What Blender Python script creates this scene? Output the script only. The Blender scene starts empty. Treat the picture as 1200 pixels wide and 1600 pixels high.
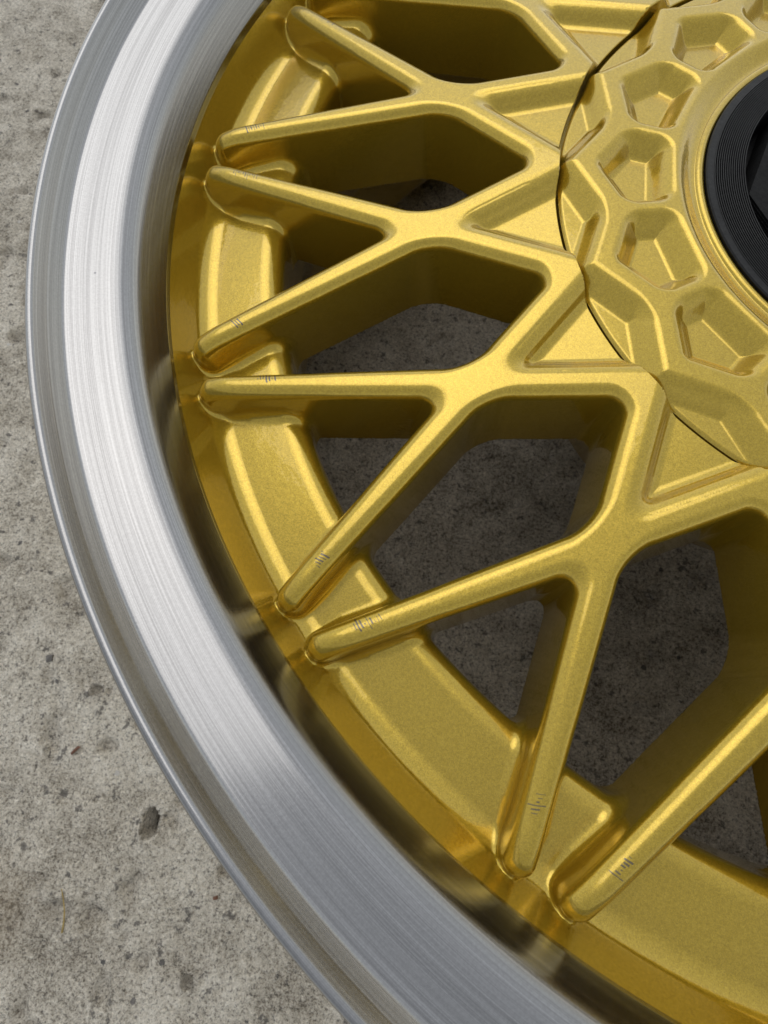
import bpy, math, random
import numpy as np
from mathutils import Matrix, Vector
random.seed(7); RNG = np.random.default_rng(7)
scene = bpy.context.scene
COL = scene.collection

# ------------------------------------------------------------------ units
# the wheel is laid out in decimetres about its own axis, z = 0 at the top of the lip;
# U turns that into metres, the ground is GZ decimetres below the lip.
U = 0.1
GZ = 1.40
N = 17
PITCH = 2 * math.pi / N
PHI = 2.3962 + 1.5 * 0.3695            # angle of one cross spoke's axis

# ------------------------------------------------------------------ camera
cam_d = bpy.data.cameras.new('camera'); cam = bpy.data.objects.new('camera', cam_d); COL.objects.link(cam)
right = Vector((0.99021708, 0.13757294, -0.02332019))
down = Vector((0.12433731, -0.94580286, -0.29999532))
fwd = Vector((-0.06332754, 0.29416092, -0.95365559))
m = Matrix.Identity(4)
for i in range(3):
    m[i][0] = right[i]; m[i][1] = -down[i]; m[i][2] = -fwd[i]
m.translation = Vector((-1.10120388, -1.27825553, 0.92539175 + GZ)) * U
cam.matrix_world = m
cam_d.sensor_fit = 'VERTICAL'; cam_d.sensor_height = 36; cam_d.sensor_width = 27
cam_d.lens = 0.87817 * 1000 / 1600 * 36
cam_d.clip_start = 0.005; cam_d.clip_end = 500
cam_d.dof.use_dof = True; cam_d.dof.focus_distance = 0.122; cam_d.dof.aperture_fstop = 36.0
scene.camera = cam

# ------------------------------------------------------------------ light
SUN_AZ, SUN_EL = 105.0, 60.0
world = bpy.data.worlds.new('World'); scene.world = world; world.use_nodes = True
wn = world.node_tree.nodes; wl = world.node_tree.links
bg = wn['Background']
sky = wn.new('ShaderNodeTexSky'); sky.sky_type = 'NISHITA'; sky.sun_disc = False
sky.sun_elevation = math.radians(SUN_EL); sky.sun_rotation = math.radians(90 - SUN_AZ)
sky.dust_density = 0.8; sky.air_density = 2.1; sky.ozone_density = 0.6
hs = wn.new('ShaderNodeHueSaturation'); hs.inputs['Saturation'].default_value = 0.22      # thin overcast: the sky is nearly white
wl.new(sky.outputs[0], hs.inputs['Color']); wl.new(hs.outputs[0], bg.inputs[0]); bg.inputs[1].default_value = 0.15
sun_d = bpy.data.lights.new('sun', 'SUN'); sun = bpy.data.objects.new('sun', sun_d); COL.objects.link(sun)
sun_d.energy = 0.6; sun_d.angle = math.radians(47); sun_d.color = (1.0, 0.975, 0.94)
sd = Vector((math.cos(math.radians(SUN_AZ)) * math.cos(math.radians(SUN_EL)),
             math.sin(math.radians(SUN_AZ)) * math.cos(math.radians(SUN_EL)), math.sin(math.radians(SUN_EL))))
sun.rotation_euler = sd.to_track_quat('Z', 'Y').to_euler(); sun.location = sd * 3
vs = scene.view_settings
vs.view_transform = 'Standard'; vs.look = 'None'; vs.exposure = 0.03; vs.gamma = 1.0; vs.use_curve_mapping = False
scene.render.engine = 'CYCLES'

# ------------------------------------------------------------------ node helpers
def mat(name):
    mt = bpy.data.materials.new(name); mt.use_nodes = True
    nt = mt.node_tree; return mt, nt, nt.nodes['Principled BSDF']
def nd(nt, kind, **kw):
    n = nt.nodes.new(kind)
    for k, v in kw.items():
        if k.startswith('i_'):
            key = k[2:]; key = int(key) if key.isdigit() else key.replace('_', ' ')
            n.inputs[key].default_value = v
        else: setattr(n, k, v)
    return n
def ramp(nt, pts, interp='LINEAR'):
    n = nt.nodes.new('ShaderNodeValToRGB'); cr = n.color_ramp; cr.interpolation = interp
    while len(cr.elements) < len(pts): cr.elements.new(0.5)
    for e, (p, c) in zip(cr.elements, pts):
        e.position = p; e.color = (c, c, c, 1) if not hasattr(c, '__len__') else (*c, 1)
    return n
def math_(nt, op, a, b=None, c=None, clamp=False):
    n = nt.nodes.new('ShaderNodeMath'); n.operation = op; n.use_clamp = clamp
    for i, v in enumerate((a, b, c)):
        if v is None: continue
        if isinstance(v, (int, float)): n.inputs[i].default_value = v
        else: nt.links.new(v, n.inputs[i])
    return n.outputs[0]
def mixc(nt, fac, a, b, blend='MIX'):
    n = nt.nodes.new('ShaderNodeMix'); n.data_type = 'RGBA'; n.blend_type = blend
    for sock, v in ((n.inputs[0], fac), (n.inputs[6], a), (n.inputs[7], b)):
        if isinstance(v, (int, float)): sock.default_value = v
        elif isinstance(v, tuple): sock.default_value = (*v, 1)
        else: nt.links.new(v, sock)
    return n.outputs[2]
def noise(nt, vec, scale, detail=2, rough=0.5, dist=0.0):
    n = nd(nt, 'ShaderNodeTexNoise'); n.inputs['Scale'].default_value = scale
    n.inputs['Detail'].default_value = detail; n.inputs['Roughness'].default_value = rough
    n.inputs['Distortion'].default_value = dist
    nt.links.new(vec, n.inputs['Vector']); return n

# ------------------------------------------------------------------ materials
def gold_material(marks):
    mt, nt, p = mat('gold_flake_paint_marked' if marks else 'gold_flake_paint')
    L = nt.links.new
    tc = nd(nt, 'ShaderNodeTexCoord').outputs['Object']
    # metal flakes: every cell its own slight tilt and tone
    vor = nd(nt, 'ShaderNodeTexVoronoi'); vor.inputs['Scale'].default_value = 6000.0; L(tc, vor.inputs['Vector'])
    fine = noise(nt, tc, 1500, 2)
    tone = math_(nt, 'ADD', math_(nt, 'MULTIPLY', vor.outputs['Color'], 0.55), math_(nt, 'MULTIPLY', fine.outputs[0], 0.45))
    cr = ramp(nt, [(0.2, (0.37, 0.247, 0.014)), (0.5, (0.46, 0.313, 0.025)), (0.85, (0.57, 0.40, 0.044))])
    L(tone, cr.inputs[0])
    col = cr.outputs[0]
    rough = math_(nt, 'MULTIPLY_ADD', fine.outputs[0], 0.06, 0.15)
    if marks:
        at = nd(nt, 'ShaderNodeAttribute', attribute_name='bar')      # x along the arm from its tip, y across, z arm side
        sp = nd(nt, 'ShaderNodeSeparateXYZ'); L(at.outputs['Vector'], sp.inputs[0])
        oi = nd(nt, 'ShaderNodeObjectInfo')
        seed = math_(nt, 'ADD', math_(nt, 'MULTIPLY', oi.outputs['Random'], 37.0), math_(nt, 'MULTIPLY', sp.outputs[2], 3.7))
        t = sp.outputs[0]; s = sp.outputs[1]
        tw = math_(nt, 'MULTIPLY_ADD', s, 0.25, t)
        cv = nd(nt, 'ShaderNodeCombineXYZ'); L(math_(nt, 'MULTIPLY', tw, 60.0), cv.inputs[0]); L(seed, cv.inputs[1]); L(math_(nt, 'MULTIPLY', s, 40.0), cv.inputs[2])
        ln = nd(nt, 'ShaderNodeTexNoise'); ln.inputs['Scale'].default_value = 1.0; ln.inputs['Detail'].default_value = 2.0
        L(cv.outputs[0], ln.inputs['Vector'])
        ph = math_(nt, 'ADD', math_(nt, 'MULTIPLY', tw, 150.0), math_(nt, 'MULTIPLY', ln.outputs[0], 0.6))
        cell = math_(nt, 'FLOOR', ph)
        wa = nd(nt, 'ShaderNodeTexWhiteNoise', noise_dimensions='2D'); ca = nd(nt, 'ShaderNodeCombineXYZ'); L(cell, ca.inputs[0]); L(seed, ca.inputs[1]); L(ca.outputs[0], wa.inputs['Vector'])
        wc = nd(nt, 'ShaderNodeSeparateColor'); L(wa.outputs['Color'], wc.inputs[0])
        thick = math_(nt, 'MULTIPLY_ADD', wc.outputs[1], 0.20, 0.10)
        stroke = math_(nt, 'LESS_THAN', math_(nt, 'ABSOLUTE', math_(nt, 'SUBTRACT', math_(nt, 'FRACT', ph), 0.5)), thick)
        wn1 = nd(nt, 'ShaderNodeTexWhiteNoise', noise_dimensions='1D'); L(seed, wn1.inputs['W'])
        ws = nd(nt, 'ShaderNodeSeparateColor'); L(wn1.outputs['Color'], ws.inputs[0])
        tc0 = math_(nt, 'MULTIPLY_ADD', ws.outputs[0], 0.065, 0.075)
        dt = math_(nt, 'ABSOLUTE', math_(nt, 'SUBTRACT', t, tc0))
        half = math_(nt, 'MULTIPLY_ADD', wc.outputs[0], 0.014, 0.0015)
        s0 = math_(nt, 'ADD', math_(nt, 'MULTIPLY_ADD', ws.outputs[1], 0.016, -0.006), math_(nt, 'MULTIPLY', wc.outputs[2], 0.005))
        ds = math_(nt, 'ABSOLUTE', math_(nt, 'SUBTRACT', s, s0))
        reach = math_(nt, 'MULTIPLY_ADD', ws.outputs[2], 0.030, 0.012)
        inside = math_(nt, 'MULTIPLY', math_(nt, 'LESS_THAN', dt, reach), math_(nt, 'LESS_THAN', ds, half))
        mk = math_(nt, 'MULTIPLY', stroke, inside)
        mk = math_(nt, 'MULTIPLY', mk, math_(nt, 'MULTIPLY_ADD', wc.outputs[1], 0.30, 0.65))
        col = mixc(nt, mk, col, (0.10, 0.085, 0.068))
    nv = nd(nt, 'ShaderNodeTexVoronoi'); nv.inputs['Scale'].default_value = 70.0; L(tc, nv.inputs['Vector'])
    nc = nd(nt, 'ShaderNodeSeparateColor'); L(nv.outputs['Color'], nc.inputs[0])
    rag = math_(nt, 'MULTIPLY_ADD', fine.outputs[0], 0.07, nv.outputs['Distance'])
    nick = math_(nt, 'MULTIPLY', math_(nt, 'LESS_THAN', rag, math_(nt, 'MULTIPLY_ADD', nc.outputs[1], 0.05, 0.045)), math_(nt, 'GREATER_THAN', nc.outputs[0], 0.86))
    tint = ramp(nt, [(0.0, (0.10, 0.075, 0.03)), (0.6, (0.62, 0.55, 0.36))], 'CONSTANT'); L(nc.outputs[2], tint.inputs[0])
    col = mixc(nt, math_(nt, 'MULTIPLY', nick, 0.55), col, tint.outputs[0])
    L(col, p.inputs['Base Color'])
    L(rough, p.inputs['Roughness'])
    p.inputs['Metallic'].default_value = 0.73
    p.inputs['Coat Weight'].default_value = 0.75; p.inputs['Coat Roughness'].default_value = 0.03; p.inputs['Coat IOR'].default_value = 1.5
    # flake sparkle under the coat, orange peel on the coat
    b1 = nd(nt, 'ShaderNodeBump'); b1.inputs['Strength'].default_value = 0.09; b1.inputs['Distance'].default_value = 0.0002
    L(vor.outputs['Color'], b1.inputs['Height'])
    L(b1.outputs[0], p.inputs['Normal'])
    peel = noise(nt, tc, 420, 2)
    cast = noise(nt, tc, 140, 2)
    hh = math_(nt, 'ADD', peel.outputs[0], cast.outputs[0])
    b2 = nd(nt, 'ShaderNodeBump'); b2.inputs['Strength'].default_value = 0.05; b2.inputs['Distance'].default_value = 0.0006
    L(hh, b2.inputs['Height']); L(b2.outputs[0], b1.inputs['Normal']); L(b2.outputs[0], p.inputs['Coat Normal'])
    return mt
M_GOLD = gold_material(False); M_SPOKE = gold_material(True)

def lip_material():
    mt, nt, p = mat('turned_aluminium'); L = nt.links.new
    tc = nd(nt, 'ShaderNodeTexCoord').outputs['Object']
    sp = nd(nt, 'ShaderNodeSeparateXYZ'); L(tc, sp.inputs[0])
    r = math_(nt, 'SQRT', math_(nt, 'ADD', math_(nt, 'MULTIPLY', sp.outputs[0], sp.outputs[0]), math_(nt, 'MULTIPLY', sp.outputs[1], sp.outputs[1])))
    ca = math_(nt, 'DIVIDE', sp.outputs[0], r); sa = math_(nt, 'DIVIDE', sp.outputs[1], r)     # unit direction: lines close round the rim
    def lines(kr, kz, ka, detail, rough):
        cv = nd(nt, 'ShaderNodeCombineXYZ')
        L(math_(nt, 'ADD', math_(nt, 'MULTIPLY', r, kr), math_(nt, 'MULTIPLY', sp.outputs[2], kz)), cv.inputs[0])
        L(math_(nt, 'MULTIPLY', ca, ka), cv.inputs[1]); L(math_(nt, 'MULTIPLY', sa, ka), cv.inputs[2])
        return noise(nt, cv.outputs[0], 1.0, detail, rough)
    ln = lines(6000.0, 5000.0, 2.5, 3, 0.65)
    ln2 = lines(1300.0, 1100.0, 1.5, 2, 0.6)
    speck = noise(nt, tc, 2400, 1)
    tone = math_(nt, 'ADD', math_(nt, 'MULTIPLY', ln.outputs[0], 0.6), math_(nt, 'MULTIPLY', ln2.outputs[0], 0.4))
    cr = ramp(nt, [(0.32, (0.19, 0.188, 0.187)), (0.5, (0.27, 0.267, 0.265)), (0.68, (0.36, 0.357, 0.355))]); L(tone, cr.inputs[0])
    vor = nd(nt, 'ShaderNodeTexVoronoi'); vor.inputs['Scale'].default_value = 210.0; L(tc, vor.inputs['Vector'])
    vr = nd(nt, 'ShaderNodeSeparateColor'); L(vor.outputs['Color'], vr.inputs[0])
    pit = math_(nt, 'MULTIPLY', math_(nt, 'LESS_THAN', vor.outputs['Distance'], 0.055), math_(nt, 'GREATER_THAN', vr.outputs[0], 0.82))
    sk = ramp(nt, [(0.35, 0.95), (0.65, 1.05)]); L(speck.outputs[0], sk.inputs[0])
    lc = mixc(nt, 1.0, cr.outputs[0], sk.outputs[0], 'MULTIPLY')
    L(mixc(nt, math_(nt, 'MULTIPLY', pit, 0.7), lc, (0.10, 0.10, 0.11)), p.inputs['Base Color'])
    p.inputs['Metallic'].default_value = 1.0
    L(math_(nt, 'MULTIPLY_ADD', speck.outputs[0], 0.06, 0.15), p.inputs['Roughness'])
    p.inputs['Anisotropic'].default_value = 0.6; p.inputs['Anisotropic Rotation'].default_value = 0.25
    tg = nd(nt, 'ShaderNodeTangent', direction_type='RADIAL', axis='Z'); L(tg.outputs[0], p.inputs['Tangent'])
    p.inputs['Coat Weight'].default_value = 0.35; p.inputs['Coat Roughness'].default_value = 0.06
    b = nd(nt, 'ShaderNodeBump'); b.inputs['Strength'].default_value = 0.16; b.inputs['Distance'].default_value = 0.0001
    L(tone, b.inputs['Height']); L(b.outputs[0], p.inputs['Normal'])
    return mt
M_LIP = lip_material()

def plastic_material(name, ring):
    mt, nt, p = mat(name); L = nt.links.new
    tc = nd(nt, 'ShaderNodeTexCoord').outputs['Object']
    n1 = noise(nt, tc, 900, 3, 0.6); n2 = noise(nt, tc, 160, 2)
    cr = ramp(nt, [(0.3, (0.003, 0.003, 0.0032)), (0.75, (0.012, 0.012, 0.0115))]); L(n1.outputs[0], cr.inputs[0])
    L(cr.outputs[0], p.inputs['Base Color'])
    L(math_(nt, 'MULTIPLY_ADD', n2.outputs[0], 0.25, 0.30 if ring else 0.55), p.inputs['Roughness'])
    p.inputs['Specular IOR Level'].default_value = 0.22 if ring else 0.12
    b = nd(nt, 'ShaderNodeBump'); b.inputs['Strength'].default_value = 0.5; b.inputs['Distance'].default_value = 0.0002
    L(n1.outputs[0], b.inputs['Height']); L(b.outputs[0], p.inputs['Normal'])
    return mt
M_PLA = plastic_material('printed_black_plastic', True); M_PLA_FLAT = plastic_material('printed_black_plastic_flat', False)

def concrete_material():
    mt, nt, p = mat('weathered_concrete'); L = nt.links.new
    tc = nd(nt, 'ShaderNodeTexCoord').outputs['Object']
    big = noise(nt, tc, 16, 4, 0.6, 0.4); mid = noise(nt, tc, 75, 5, 0.65, 0.3); fin = noise(nt, tc, 620, 4, 0.75); grain = noise(nt, tc, 1700, 2, 0.6)
    tone = math_(nt, 'ADD', math_(nt, 'ADD', math_(nt, 'MULTIPLY', big.outputs[0], 0.22), math_(nt, 'MULTIPLY', mid.outputs[0], 0.24)),
                 math_(nt, 'ADD', math_(nt, 'MULTIPLY', fin.outputs[0], 0.32), math_(nt, 'MULTIPLY', grain.outputs[0], 0.22)))
    cr = ramp(nt, [(0.39, (0.15, 0.126, 0.096)), (0.455, (0.44, 0.394, 0.320)), (0.52, (0.67, 0.612, 0.515)), (0.59, (0.84, 0.785, 0.68))]); L(tone, cr.inputs[0])
    col = cr.outputs[0]
    sp1 = ramp(nt, [(0.36, 0.42), (0.46, 0.95), (0.60, 1.0), (0.70, 1.3)]); gr2 = noise(nt, tc, 950, 3, 0.7); L(gr2.outputs[0], sp1.inputs[0])
    col = mixc(nt, 1.0, col, sp1.outputs[0], 'MULTIPLY')
    # dark aggregate grains and blotches
    dk = ramp(nt, [(0.34, 1.0), (0.41, 0.0)]); m2 = noise(nt, tc, 260, 4, 0.65, 0.2); L(m2.outputs[0], dk.inputs[0])
    col = mixc(nt, math_(nt, 'MULTIPLY', dk.outputs[0], 0.75), col, (0.085, 0.080, 0.076))
    wt = nd(nt, 'ShaderNodeTexVoronoi'); wt.inputs['Scale'].default_value = 150.0; L(tc, wt.inputs['Vector'])
    wr = nd(nt, 'ShaderNodeSeparateColor'); L(wt.outputs['Color'], wr.inputs[0])
    chip = math_(nt, 'MULTIPLY', math_(nt, 'LESS_THAN', math_(nt, 'ADD', wt.outputs['Distance'], math_(nt, 'MULTIPLY', fin.outputs[0], 0.3)), 0.30), math_(nt, 'GREATER_THAN', wr.outputs[0], 0.90))
    tones = ramp(nt, [(0.0, (0.06, 0.06, 0.065)), (0.62, (0.16, 0.15, 0.145)), (0.85, (0.62, 0.60, 0.57)), (0.97, (0.26, 0.13, 0.08))], 'CONSTANT'); L(wr.outputs[1], tones.inputs[0])
    col = mixc(nt, math_(nt, 'MULTIPLY', chip, 0.8), col, tones.outputs[0])
    st = ramp(nt, [(0.62, 0.0), (0.75, 1.0)]); m3 = noise(nt, tc, 11, 3, 0.5); L(m3.outputs[0], st.inputs[0])
    col = mixc(nt, math_(nt, 'MULTIPLY', st.outputs[0], 0.30), col, (0.33, 0.24, 0.13))
    L(col, p.inputs['Base Color']); p.inputs['Roughness'].default_value = 0.9; p.inputs['Specular IOR Level'].default_value = 0.25
    h = math_(nt, 'ADD', math_(nt, 'MULTIPLY', mid.outputs[0], 1.0), math_(nt, 'ADD', math_(nt, 'MULTIPLY', fin.outputs[0], 0.55), math_(nt, 'MULTIPLY', grain.outputs[0], 0.2)))
    b = nd(nt, 'ShaderNodeBump'); b.inputs['Strength'].default_value = 1.0; b.inputs['Distance'].default_value = 0.004
    L(h, b.inputs['Height']); L(b.outputs[0], p.inputs['Normal'])
    return mt
M_CONC = concrete_material()
def plain(name, col, rough=0.7):
    mt, nt, p = mat(name); tc = nd(nt, 'ShaderNodeTexCoord').outputs['Object']; n = noise(nt, tc, 700, 3)
    cr = ramp(nt, [(0.3, tuple(c * 0.6 for c in col)), (0.7, col)]); nt.links.new(n.outputs[0], cr.inputs[0])
    nt.links.new(cr.outputs[0], p.inputs['Base Color']); p.inputs['Roughness'].default_value = rough; return mt
M_GRIT = plain('grey_stone', (0.16, 0.15, 0.14)); M_STRAW = plain('dry_straw', (0.42, 0.31, 0.10)); M_RUST = plain('red_brick_crumb', (0.20, 0.095, 0.06))

# ------------------------------------------------------------------ mesh helpers
def mesh_obj(name, verts, faces, material, parent=None, normals=None, smooth=True):
    me = bpy.data.meshes.new(name)
    verts = np.asarray(verts, np.float32)
    if isinstance(faces, np.ndarray):
        k = faces.shape[1]; nf = len(faces)
        me.vertices.add(len(verts)); me.vertices.foreach_set('co', verts.ravel())
        me.loops.add(nf * k); me.loops.foreach_set('vertex_index', faces.astype(np.int32).ravel())
        me.polygons.add(nf); me.polygons.foreach_set('loop_start', np.arange(0, nf * k, k, dtype=np.int32))
        me.polygons.foreach_set('loop_total', np.full(nf, k, np.int32))
        me.update(calc_edges=True)
    else:
        me.from_pydata(verts.tolist(), [], faces); me.update()
    me.polygons.foreach_set('use_smooth', np.full(len(me.polygons), smooth))
    if normals is not None: me.normals_split_custom_set_from_vertices(np.asarray(normals, np.float32).tolist())
    me.materials.append(material)
    o = bpy.data.objects.new(name, me); COL.objects.link(o)
    if parent: o.parent = parent
    return o
def arcpts(pts, n=6):
    """round the corners of a (r, z, radius) polyline"""
    out = []
    for i, (x, y, rad) in enumerate(pts):
        if rad <= 0 or i in (0, len(pts) - 1): out.append((x, y)); continue
        p = np.array((x, y)); a = np.array(pts[i - 1][:2]) - p; b = np.array(pts[i + 1][:2]) - p
        la, lb = np.linalg.norm(a), np.linalg.norm(b); a /= la; b /= lb
        th = math.acos(max(-1, min(1, a @ b))); d = min(rad / math.tan(th / 2), la * 0.49, lb * 0.49)
        s = p + a * d; e = p + b * d
        for k in range(n + 1):
            u = k / n; out.append(tuple((1 - u) ** 2 * s + 2 * u * (1 - u) * p + u * u * e))
    return out
def revolve(name, prof, seg, material, parent, closed=False, sharp=None):
    """prof (r, z) in dm, listed so that the surface faces left of the direction of travel"""
    prof = np.array(prof); n = len(prof); a = np.arange(seg) * 2 * math.pi / seg
    v = np.stack([prof[None, :, 0] * np.cos(a)[:, None], prof[None, :, 0] * np.sin(a)[:, None], np.repeat(prof[None, :, 1], seg, 0)], 2).reshape(-1, 3)
    i, j = np.meshgrid(np.arange(seg), np.arange(n if closed else n - 1), indexing='ij')
    i2 = (i + 1) % seg; j2 = (j + 1) % n
    f = np.stack([i * n + j, i2 * n + j, i2 * n + j2, i * n + j2], 2).reshape(-1, 4)
    o = mesh_obj(name, v * U, f, material, parent)
    if sharp: o.data.set_sharp_from_angle(angle=math.radians(sharp))
    return o

# ------------------------------------------------------------------ ground: one concrete sheet, relief built where the photo looks
def lattice(nx, seed):
    r = np.random.default_rng(seed); return r.random((nx, nx))
def vnoise(x, y, cell, seed):
    L = lattice(256, seed); fx = x / cell; fy = y / cell
    ix = np.floor(fx).astype(int); iy = np.floor(fy).astype(int); u = fx - ix; v = fy - iy
    u = u * u * (3 - 2 * u); v = v * v * (3 - 2 * v)
    g = lambda a, b: L[a % 256, b % 256]
    return (g(ix, iy) * (1 - u) + g(ix + 1, iy) * u) * (1 - v) + (g(ix, iy + 1) * (1 - u) + g(ix + 1, iy + 1) * u) * v - 0.5
def axis_pts(lo, hi, step):
    core = np.arange(lo, hi, step); far = np.array([0.6, 2, 6, 20, 60, 200.0])
    return np.concatenate([(lo - far)[::-1], core, hi + far])
PITS = [(-1.960, -1.877, 0.024, 0.046, 0.26, 0.15), (-2.30, -1.45, 0.022, 0.018, 0.04, 0.4), (-2.62, -0.2, 0.016, 0.026, 0.05, 0.9), (-1.7, -2.35, 0.016, 0.02, 0.05, 0.2)]    # x, y, rx, ry, depth, turn
def build_ground():
    xs = axis_pts(-4.3, 2.6, 0.0125); ys = axis_pts(-3.4, 2.9, 0.0125)
    X, Y = np.meshgrid(xs, ys, indexing='ij')
    core = ((X > -4.3) & (X < 2.6) & (Y > -3.4) & (Y < 2.9)).astype(float)
    h = 0.030 * vnoise(X, Y, 0.55, 1) + 0.001 * vnoise(X, Y, 0.2, 2) + 0.011 * vnoise(X, Y, 0.075, 3) + 0.007 * vnoise(X, Y, 0.033, 4)
    c = vnoise(X, Y, 0.11, 5) + 0.5 * vnoise(X, Y, 0.05, 6)
    h -= 0.035 * np.clip((c - 0.36) / 0.2, 0, 1)                # little pits in the worn face
    for (px, py, rx, ry, dp, tn) in PITS:
        dx = (X - px) * math.cos(tn) + (Y - py) * math.sin(tn); dy = -(X - px) * math.sin(tn) + (Y - py) * math.cos(tn)
        d = np.sqrt((dx / rx) ** 2 + (dy / ry) ** 2) + 0.35 * vnoise(X, Y, 0.03, 8)
        h -= dp * np.clip((1.08 - d) / 0.10, 0, 1); h += 0.010 * np.clip(1 - abs(d - 1.5) / 0.45, 0, 1)
    h = h * core
    v = np.stack([X, Y, h - 0.012], 2).reshape(-1, 3)
    nx, ny = X.shape; i, j = np.meshgrid(np.arange(nx - 1), np.arange(ny - 1), indexing='ij')
    f = np.stack([i * ny + j, (i + 1) * ny + j, (i + 1) * ny + j + 1, i * ny + j + 1], 2).reshape(-1, 4)
    o = mesh_obj('ground', v * U, f, M_CONC); o['kind'] = 'structure'
    o['label'] = 'weathered grey concrete slab under the gold wheel'
    return o
ground = build_ground()

# ------------------------------------------------------------------ the wheel
wheel = bpy.data.objects.new('alloy_wheel', None); COL.objects.link(wheel)
wheel['label'] = 'gold cross-spoke alloy wheel with polished silver lip lying face up on concrete'
wheel['category'] = 'wheel'
def lay(o): o.location = (0, 0, GZ * U); return o

# polished lip: rolled edge, dark step, wide turned cone, cove down to the gold
lip_prof = arcpts([(1.818, -0.300, 0), (1.821, -0.176, 0.01), (1.870, -0.080, 0.08), (1.995, -0.057, 0.014), (2.014, -0.030, 0.02),
                   (2.031, -0.003, 0.010), (2.043, -0.003, 0.010), (2.050, -0.022, 0.012), (2.046, -0.080, 0.02), (2.012, -0.120, 0)], 8)
lay(revolve('rim_lip', lip_prof[::-1], 360, M_LIP, wheel))
# barrel: inner face seen through the windows, outer face with bead seats and drop centre, standing on the ground
bar_prof = arcpts([(2.012, -0.120, 0), (1.970, -0.135, 0.02), (1.955, -0.22, 0.04), (1.90, -0.26, 0.05), (1.80, -0.40, 0.08), (1.74, -0.60, 0.1), (1.76, -0.95, 0.1), (1.86, -1.12, 0.06),
                   (1.95, -1.26, 0.04), (1.97, -1.34, 0.03), (2.02, -1.37, 0.012), (2.04, -1.385, 0.01), (2.02, -1.398, 0.008), (1.93, -1.385, 0.03),
                   (1.78, -1.330, 0.05), (1.66, -1.20, 0.08), (1.66, -0.90, 0.1), (1.62, -0.65, 0.1), (1.578, -0.45, 0.0)], 5)
lay(revolve('barrel', bar_prof, 240, M_GOLD, wheel))
# mounting pad behind the cover
pad_prof = arcpts([(0.30, -0.30, 0), (0.872, -0.30, 0), (0.872, -0.42, 0.01), (0.80, -0.44, 0.03), (0.74, -0.86, 0.02), (0.30, -0.88, 0)], 4)
lay(revolve('mounting_pad', pad_prof[::-1], 136, M_GOLD, wheel, sharp=40))

# ---- signed distance of the cast centre, one sector (node axis = +x), numpy
def r_union(a, b, r):
    u = np.maximum(r - a, 0); v = np.maximum(r - b, 0)
    return np.maximum(r, np.minimum(a, b)) - np.sqrt(u * u + v * v)
def r_inter(a, b, r):
    u = np.maximum(r + a, 0); v = np.maximum(r + b, 0)
    return np.minimum(-r, np.maximum(a, b)) + np.sqrt(u * u + v * v)
E_R, E_A = 1.757, (0.5 - 0.0912) * PITCH
V_R, V_A = 0.863, 0.5 * PITCH
SEAM = 0.868
def ztop(r): return -0.136 - 0.064 * (r - 0.863) / 0.9
def bars():
    out = []
    for k in (-1, 0, 1):
        for s in (1, -1):
            a = k * PITCH + s * E_A; b = k * PITCH - s * V_A
            out.append((k, s, (E_R * math.cos(a), E_R * math.sin(a)), (V_R * math.cos(b), V_R * math.sin(b))))
    return out
BARS = bars()
def bar_coords(x, y, b):
    (k, s, e, v) = b; dx, dy = v[0] - e[0], v[1] - e[1]; Ln = math.hypot(dx, dy); dx /= Ln; dy /= Ln
    t = (x - e[0]) * dx + (y - e[1]) * dy; n = -(x - e[0]) * dy + (y - e[1]) * dx
    return t, n, Ln
FILL_TOP, FILL_PLAN = 0.027, 0.045
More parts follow.
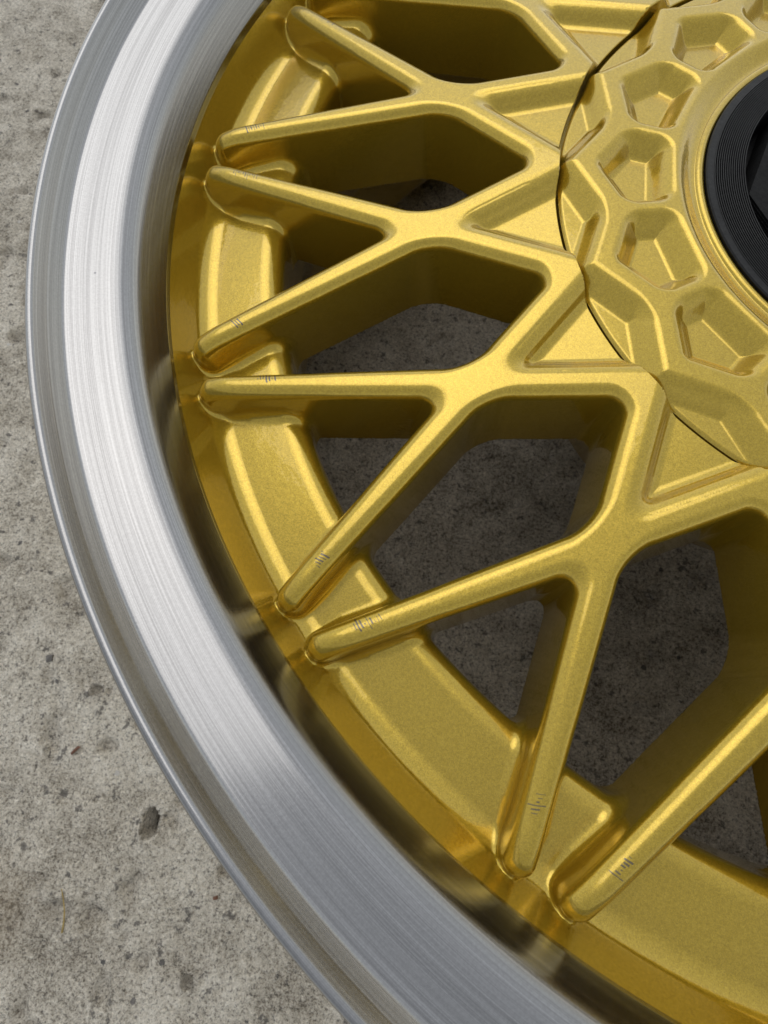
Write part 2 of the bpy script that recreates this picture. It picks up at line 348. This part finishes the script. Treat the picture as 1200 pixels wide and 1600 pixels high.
def field(x, y, z):
    r = np.sqrt(x * x + y * y); zt = ztop(r)
    depth = np.maximum(zt - z, 0)
    A = None
    for b in BARS:
        t, n, Ln = bar_coords(x, y, b)
        tt = np.clip(t / Ln, 0, 1)
        hw = 0.0275 + 0.0040 * np.clip(tt / 0.30, 0, 1) + 0.0060 * np.clip((tt - 0.25) / 0.4, 0, 1) + depth * 0.05
        # capsule at the rim end, straight on through the hub end
        dx = np.minimum(t, 0)
        d = np.sqrt(n * n + dx * dx) - hw
        over = t - Ln - 0.05
        d = np.maximum(d, over)
        A = d if A is None else r_union(A, d, FILL_PLAN)
    A = r_union(A, r - 0.925 - depth * 0.08, 0.035)            # solid hub behind the blunt window ends
    za = zt - 0.016 * np.clip((r - 1.705) / 0.080, 0, 1) ** 2          # arms roll down into the rim wall
    spoke = r_inter(A, z - za, FILL_TOP)
    # floor of the triangular pockets beside the cover, between the two inner arms
    pl = None
    for b in BARS:
        if b[0] != 0: continue
        t, n, Ln = bar_coords(x, y, b)
        sgn = n * b[1]
        pl = sgn if pl is None else np.maximum(pl, sgn)
    # carve the pocket: region strictly between the arms, inward of the crossing
    pk = None
    for b in BARS:
        if b[0] != 0: continue
        t, n, Ln = bar_coords(x, y, b)
        e = n * b[1] * (-1 if PK_SIGN < 0 else 1)
        q = 0.036 - e
        pk = q if pk is None else r_inter(pk, q, 0.030)
    pk = np.maximum(pk, r - 1.15)
    wallz = np.clip(-(z - (zt - 0.040)), -1, 1)
    slope = pk - 0.40 * (z - zt)                              # drafted pocket walls
    pocket = r_inter(slope * 0.87, wallz, 0.018)
    solid = spoke
    fillweb = np.maximum(np.maximum(pk - 0.05, r - 1.13), z - zt)   # web that carries the pocket floor
    fillweb = np.where(pk - 0.05 < 0, fillweb, np.maximum(pk - 0.05, z - zt))
    solid = np.minimum(solid, r_inter(np.maximum(pk - 0.03, r - 1.13), z - zt, FILL_TOP * 0.6))
    solid = r_inter(solid, -pocket, 0.028)
    solid = np.maximum(solid, zt - 0.21 - z)
    # rim: shelf between the arm roots, wall up to the gold edge, shallow cove to the lip
    zs = -0.300 + 0.13 * (1.76 - r)
    shelf = r_inter(1.566 - r - (zs - z) * 0.03, z - zs, 0.055)
    rc = r - 1.770; rp = np.maximum(rc, 0)
    edge = (z + 0.297 - 1.5 * rc - 10.0 * rp * rp) / np.sqrt(1 + (1.5 + 20 * rp) ** 2)
    edge = np.maximum(edge, 1.62 - r)
    rim = r_union(shelf, edge, 0.030)
    out = r_union(solid, rim, 0.027 - 0.013 * np.clip((r - 1.69) / 0.06, 0, 1))
    out = np.maximum(out, SEAM - r)
    return out
PK_SIGN = 1
# orient the pocket sign: the pocket axis point (1.0, 0) must be inside
_t, _n, _L = bar_coords(np.array(1.0), np.array(0.0), BARS[2]); PK_SIGN = 1 if float(_n) * BARS[2][1] > 0 else -1

def surface_nets(fn, r0, r1, nr, nt, z0, z1, nz):
    rs = np.linspace(r0, r1, nr + 1); ts = -PITCH / 2 + np.arange(nt + 1) * PITCH / nt; zs = np.linspace(z0, z1, nz + 1)
    Rg, Tg, Zg = np.meshgrid(rs, ts, zs, indexing='ij')
    F = fn(Rg * np.cos(Tg), Rg * np.sin(Tg), Zg)
    F[:, nt, :] = F[:, 0, :]
    S = F < 0
    # cell vertices
    acc = np.zeros((nr, nt, nz, 3)); cnt = np.zeros((nr, nt, nz))
    def corner(a, i, j, k): return a[i:nr + i, j:nt + j, k:nz + k]
    cs = [(i, j, k) for i in (0, 1) for j in (0, 1) for k in (0, 1)]
    for a in cs:
        for ax in range(3):
            if a[ax]: continue
            b = list(a); b[ax] = 1
            fa, fb = corner(F, *a), corner(F, *b)
            ch = (fa < 0) != (fb < 0)
            u = np.where(ch, fa / np.where(ch, fa - fb, 1), 0)
            for c in range(3):
                val = u if c == ax else a[c]
                acc[..., c] += np.where(ch, val, 0)
            cnt += ch
    act = cnt > 0
    I, J, K = np.nonzero(act)
    off = acc[act] / cnt[act][:, None]
    r = r0 + (I + off[:, 0]) * (r1 - r0) / nr; t = -PITCH / 2 + (J + off[:, 1]) * PITCH / nt; z = z0 + (K + off[:, 2]) * (z1 - z0) / nz
    V = np.stack([r * np.cos(t), r * np.sin(t), z], 1)
    def grad(V, h=0.0012):
        g = np.zeros_like(V)
        for c in range(3):
            d = np.zeros(3); d[c] = h
            P = V + d; Q = V - d
            g[:, c] = (fn(*P.T) - fn(*Q.T)) / (2 * h)
        return g
    for _ in range(3):
        g = grad(V); f = fn(*V.T); st = f / np.maximum((g * g).sum(1), 0.2)
        V = V - np.clip(st, -0.004, 0.004)[:, None] * g
    g = grad(V, 0.002); Nn = g / np.maximum(np.linalg.norm(g, axis=1), 1e-9)[:, None]
    # index grid with an extra layer j = -1: the neighbour sector's last layer
    idx = -np.ones((nr, nt + 1, nz), int)
    idx[I, J + 1, K] = np.arange(len(V))
    last = np.nonzero(J == nt - 1)[0]
    c, s = math.cos(-PITCH), math.sin(-PITCH); rot = np.array([[c, -s, 0], [s, c, 0], [0, 0, 1]])
    idx[I[last], 0, K[last]] = len(V) + np.arange(len(last))
    V2 = np.concatenate([V, V[last] @ rot.T]); N2 = np.concatenate([Nn, Nn[last] @ rot.T])
    faces = []
    def emit(q, flip):
        q = np.stack(q, 1); ok = (q >= 0).all(1); q = q[ok]; fl = flip[ok]
        q[fl] = q[fl][:, ::-1]; faces.append(q)
    # edges along r: corner (j, k), k interior
    ch = S[:-1, :nt, 1:nz] != S[1:, :nt, 1:nz]; i, j, k = np.nonzero(ch); k = k + 1
    emit([idx[i, j, k - 1], idx[i, j + 1, k - 1], idx[i, j + 1, k], idx[i, j, k]], ~S[i, j, k])
    # along theta: corners (i, k) interior
    ch = S[1:nr, :nt, 1:nz] != S[1:nr, 1:nt + 1, 1:nz]; i, j, k = np.nonzero(ch); i = i + 1; k = k + 1
    emit([idx[i - 1, j + 1, k - 1], idx[i - 1, j + 1, k], idx[i, j + 1, k], idx[i, j + 1, k - 1]], ~S[i, j, k])
    # along z: corners (i, j), i interior
    ch = S[1:nr, :nt, :-1] != S[1:nr, :nt, 1:]; i, j, k = np.nonzero(ch); i = i + 1
    emit([idx[i - 1, j, k], idx[i, j, k], idx[i, j + 1, k], idx[i - 1, j + 1, k]], ~S[i, j, k])
    return V2, np.concatenate(faces), N2

V, Fq, Nn = surface_nets(field, SEAM - 0.012, 1.829, 180, 116, -0.52, -0.10, 76)
# arm coordinates for the scuffs near each arm's rim end
best = np.full(len(V), 9.0); arm = np.zeros((len(V), 3), np.float32); arm[:, 0] = 9
for b in BARS:
    if b[0] != 0: continue
    t, n, Ln = bar_coords(V[:, 0], V[:, 1], b)
    d = np.abs(n); up = (d < best) & (t < 0.4) & (V[:, 2] > ztop(np.hypot(V[:, 0], V[:, 1])) - 0.03)
    best[up] = d[up]; arm[up, 0] = t[up]; arm[up, 1] = n[up]; arm[up, 2] = b[1]
spoke0 = mesh_obj('spoke', V * U, Fq, M_SPOKE, wheel, normals=Nn)
at = spoke0.data.attributes.new('bar', 'FLOAT_VECTOR', 'POINT'); at.data.foreach_set('vector', arm.ravel())
print('spoke sector faces', len(Fq))
for k in range(N):
    o = spoke0 if k == 0 else spoke0.copy()
    if k: COL.objects.link(o); o.parent = wheel
    lay(o); o.rotation_euler = (0, 0, PHI + k * PITCH)

# ---- cover plate with its ring of five-sided pockets and the half pockets at the seam
def cover_height(r, th):
    """th measured from a hub vertex axis"""
    a = (th + PITCH / 2) % PITCH - PITCH / 2                 # nearest hub vertex
    x = r * np.cos(a); y = np.abs(r * np.sin(a))
    nx, ny = 0.84, 0.545
    e = nx * (x - 0.798) + ny * y                            # outer slanted side of the pocket
    sy = r * np.sin(a)
    e2 = nx * (x - 0.798) - ny * y
    ao = PITCH - np.abs(a); eo = nx * (r * np.cos(ao) - 0.798) + ny * r * np.sin(ao)     # the same side of the next pocket
    side = y * math.cos(PITCH / 2) - x * math.sin(PITCH / 2) + 0.001
    inn = 0.587 - x
    def sm(p, q): return r_inter(p, q, 0.044)
    d = sm(sm(r_inter(e, e2, 0.03), side), inn)
    half = sm(0.022 - e, 0.022 - eo)                        # half pocket outward of the ridge
    def prof(d, w): u = np.clip(-d / w, 0, 1); return (u * u * (3 - 2 * u)) ** 1.25
    h = -0.046 * prof(d, 0.062) - 0.042 * prof(half, 0.060)
    # inner edge: roll down to a groove, then a thin bead round the centre cap
    u = np.clip((0.592 - r) / 0.05, 0, 1); h += -0.024 * u * u * (3 - 2 * u)
    u = np.clip(1 - np.abs(r - 0.527) / 0.011, 0, 1); h += 0.008 * np.sqrt(np.maximum(0, 1 - (1 - u) ** 2))
    # softened outer edge
    u = np.clip((r - 0.8515) / 0.009, 0, 1); h += -0.006 * u * u
    return h
def build_cover():
    rs = np.unique(np.concatenate([np.linspace(0.516, 0.60, 42), np.linspace(0.60, 0.848, 96), np.linspace(0.848, 0.8605, 10)]))
    M = 84; nt = N * M; th = np.arange(nt) * PITCH / M
    Rg, Tg = np.meshgrid(rs, th, indexing='ij')
    def zf(r, t): return -0.136 + 0.012 * 0 + cover_height(r, t)
    Z = zf(Rg, Tg)
    h = 1e-4
    dr = (zf(Rg + h, Tg) - zf(Rg - h, Tg)) / (2 * h); dt = (zf(Rg, Tg + h) - zf(Rg, Tg - h)) / (2 * h) / Rg
    n = np.stack([-dr * np.cos(Tg) + dt * np.sin(Tg), -dr * np.sin(Tg) - dt * np.cos(Tg), np.ones_like(Z)], 2); n /= np.linalg.norm(n, axis=2)[..., None]
    v = np.stack([Rg * np.cos(Tg), Rg * np.sin(Tg), Z], 2)
    # skirts
    ro, ri = v[-1].copy(), v[0].copy(); ro2 = ro.copy(); ro2[:, 2] = -0.29; ri2 = ri.copy(); ri2[:, 2] = -0.29
    no = np.stack([np.cos(th), np.sin(th), 0 * th], 1)
    nr = len(rs)
    allv = np.concatenate([v.reshape(-1, 3), ro, ro2, ri, ri2]); alln = np.concatenate([n.reshape(-1, 3), no, no, -no, -no])
    i, j = np.meshgrid(np.arange(nr - 1), np.arange(nt), indexing='ij'); j2 = (j + 1) % nt
    f = [np.stack([i * nt + j, (i + 1) * nt + j, (i + 1) * nt + j2, i * nt + j2], 2).reshape(-1, 4)]
    b = nr * nt; j = np.arange(nt); j2 = (j + 1) % nt
    f.append(np.stack([b + j, b + nt + j, b + nt + j2, b + j2], 1)); b += 2 * nt
    f.append(np.stack([b + j, b + j2, b + nt + j2, b + nt + j], 1))
    o = mesh_obj('hub_cover', allv * U, np.concatenate(f), M_GOLD, wheel, normals=alln); lay(o)
    o.rotation_euler = (0, 0, PHI + PITCH / 2)
    return o
cover = build_cover()

# ---- black printed centre cap: flat rim, stepped layer lines, polygon boss
cap_prof = [(0.515, -0.30), (0.515, -0.150), (0.512, -0.147), (0.494, -0.147)]
rr, zz = 0.497, -0.150
for k in range(15):
    cap_prof += [(rr, zz), (rr - 0.0008, zz + 0.0040), (rr - 0.0028, zz + 0.0042), (rr - 0.0042, zz - 0.0012)]
    rr -= 0.0048; zz += 0.0004
cap_prof += [(rr - 0.002, zz - 0.09), (0.0, zz - 0.09)]
cap = lay(revolve('centre_cap', cap_prof[::-1], 220, M_PLA, wheel, sharp=25))
def boss():
    # hexagonal boss with layered side
    vs_, fs_ = [], []
    levels = []
    R0 = 0.423
    z = -0.232
    for k in range(12):
        levels += [(R0 - 0.0008 * k, z), (R0 - 0.0008 * k, z + 0.006)]; z += 0.0065
    nseg = 8
    for (rad, zl) in levels:
        for q in range(nseg):
            a = 2 * math.pi * q / nseg + math.radians(185)
            vs_.append((rad * math.cos(a) * U, rad * math.sin(a) * U, zl * U))
    for l in range(len(levels) - 1):
        for q in range(nseg):
            q2 = (q + 1) % nseg; fs_.append((l * nseg + q, l * nseg + q2, (l + 1) * nseg + q2, (l + 1) * nseg + q))
    top = (len(levels) - 1) * nseg; fs_.append(tuple(top + q for q in range(nseg)))
    o = mesh_obj('boss', vs_, fs_, M_PLA_FLAT, cap, smooth=False)
    return o
boss()

# ------------------------------------------------------------------ loose bits on the concrete
def crumb(name, x, y, sx, sy, sz, turn, material, label, cat, group=None):
    bmv = []; r = np.random.default_rng(int(abs(x * 1000)))
    for (a, b, c) in [(1, 1, 0), (1, -1, 0), (-1, -1, 0), (-1, 1, 0), (0.8, 0.7, 1), (0.7, -0.8, 0.8), (-0.7, -0.6, 1), (-0.9, 0.7, 0.7), (0, 0, 1.3)]:
        bmv.append((a * sx * r.uniform(0.6, 1.1), b * sy * r.uniform(0.6, 1.1), c * sz))
    f = [(0, 3, 2, 1), (0, 1, 5, 4), (1, 2, 6, 5), (2, 3, 7, 6), (3, 0, 4, 7), (4, 5, 8), (5, 6, 8), (6, 7, 8), (7, 4, 8)]
    o = mesh_obj(name, np.array(bmv) * U, f, material, smooth=False)
    o.location = (x * U, y * U, -0.014 * U); o.rotation_euler = (0, 0, turn)
    o['label'] = label; o['category'] = cat
    if group: o['group'] = group
    return o
crumb('brick_crumb', -1.659, -2.083, 0.009, 0.007, 0.012, 0.4, M_RUST, 'tiny red crumb on the concrete near the lower lip edge', 'crumb')
crumb('brick_crumb', -2.315, -1.676, 0.024, 0.006, 0.010, 0.9, M_RUST, 'thin reddish chip on the concrete left of the wheel', 'crumb')
crumb('pebble', -2.517, -1.354, 0.020, 0.024, 0.020, 0.2, M_GRIT, 'small dark pebble on the concrete left of the wheel lip', 'pebble')
def straw():
    pts = [Vector((0.012 * math.sin(k * 0.9), 0.034 * k, 0.012 + 0.006 * math.sin(k))) for k in range(5)]
    vs_, fs_ = [], []
    for k, p in enumerate(pts):
        w = 0.0035 * (1 - 0.12 * k)
        for q in range(4):
            a = q * math.pi / 2; vs_.append(((p.x + w * math.cos(a)) * U, p.y * U, (p.z + w * math.sin(a)) * U))
    for k in range(4):
        for q in range(4): fs_.append((k * 4 + q, k * 4 + (q + 1) % 4, k * 4 + 4 + (q + 1) % 4, k * 4 + 4 + q))
    fs_ += [(3, 2, 1, 0), (16, 17, 18, 19)]
    o = mesh_obj('straw', vs_, fs_, M_STRAW); o.location = (-2.172 * U, -2.26 * U, -0.006 * U); o.rotation_euler = (0, 0, 0.3)
    o['label'] = 'short yellow strand of dry straw on the concrete'; o['category'] = 'straw'
straw()
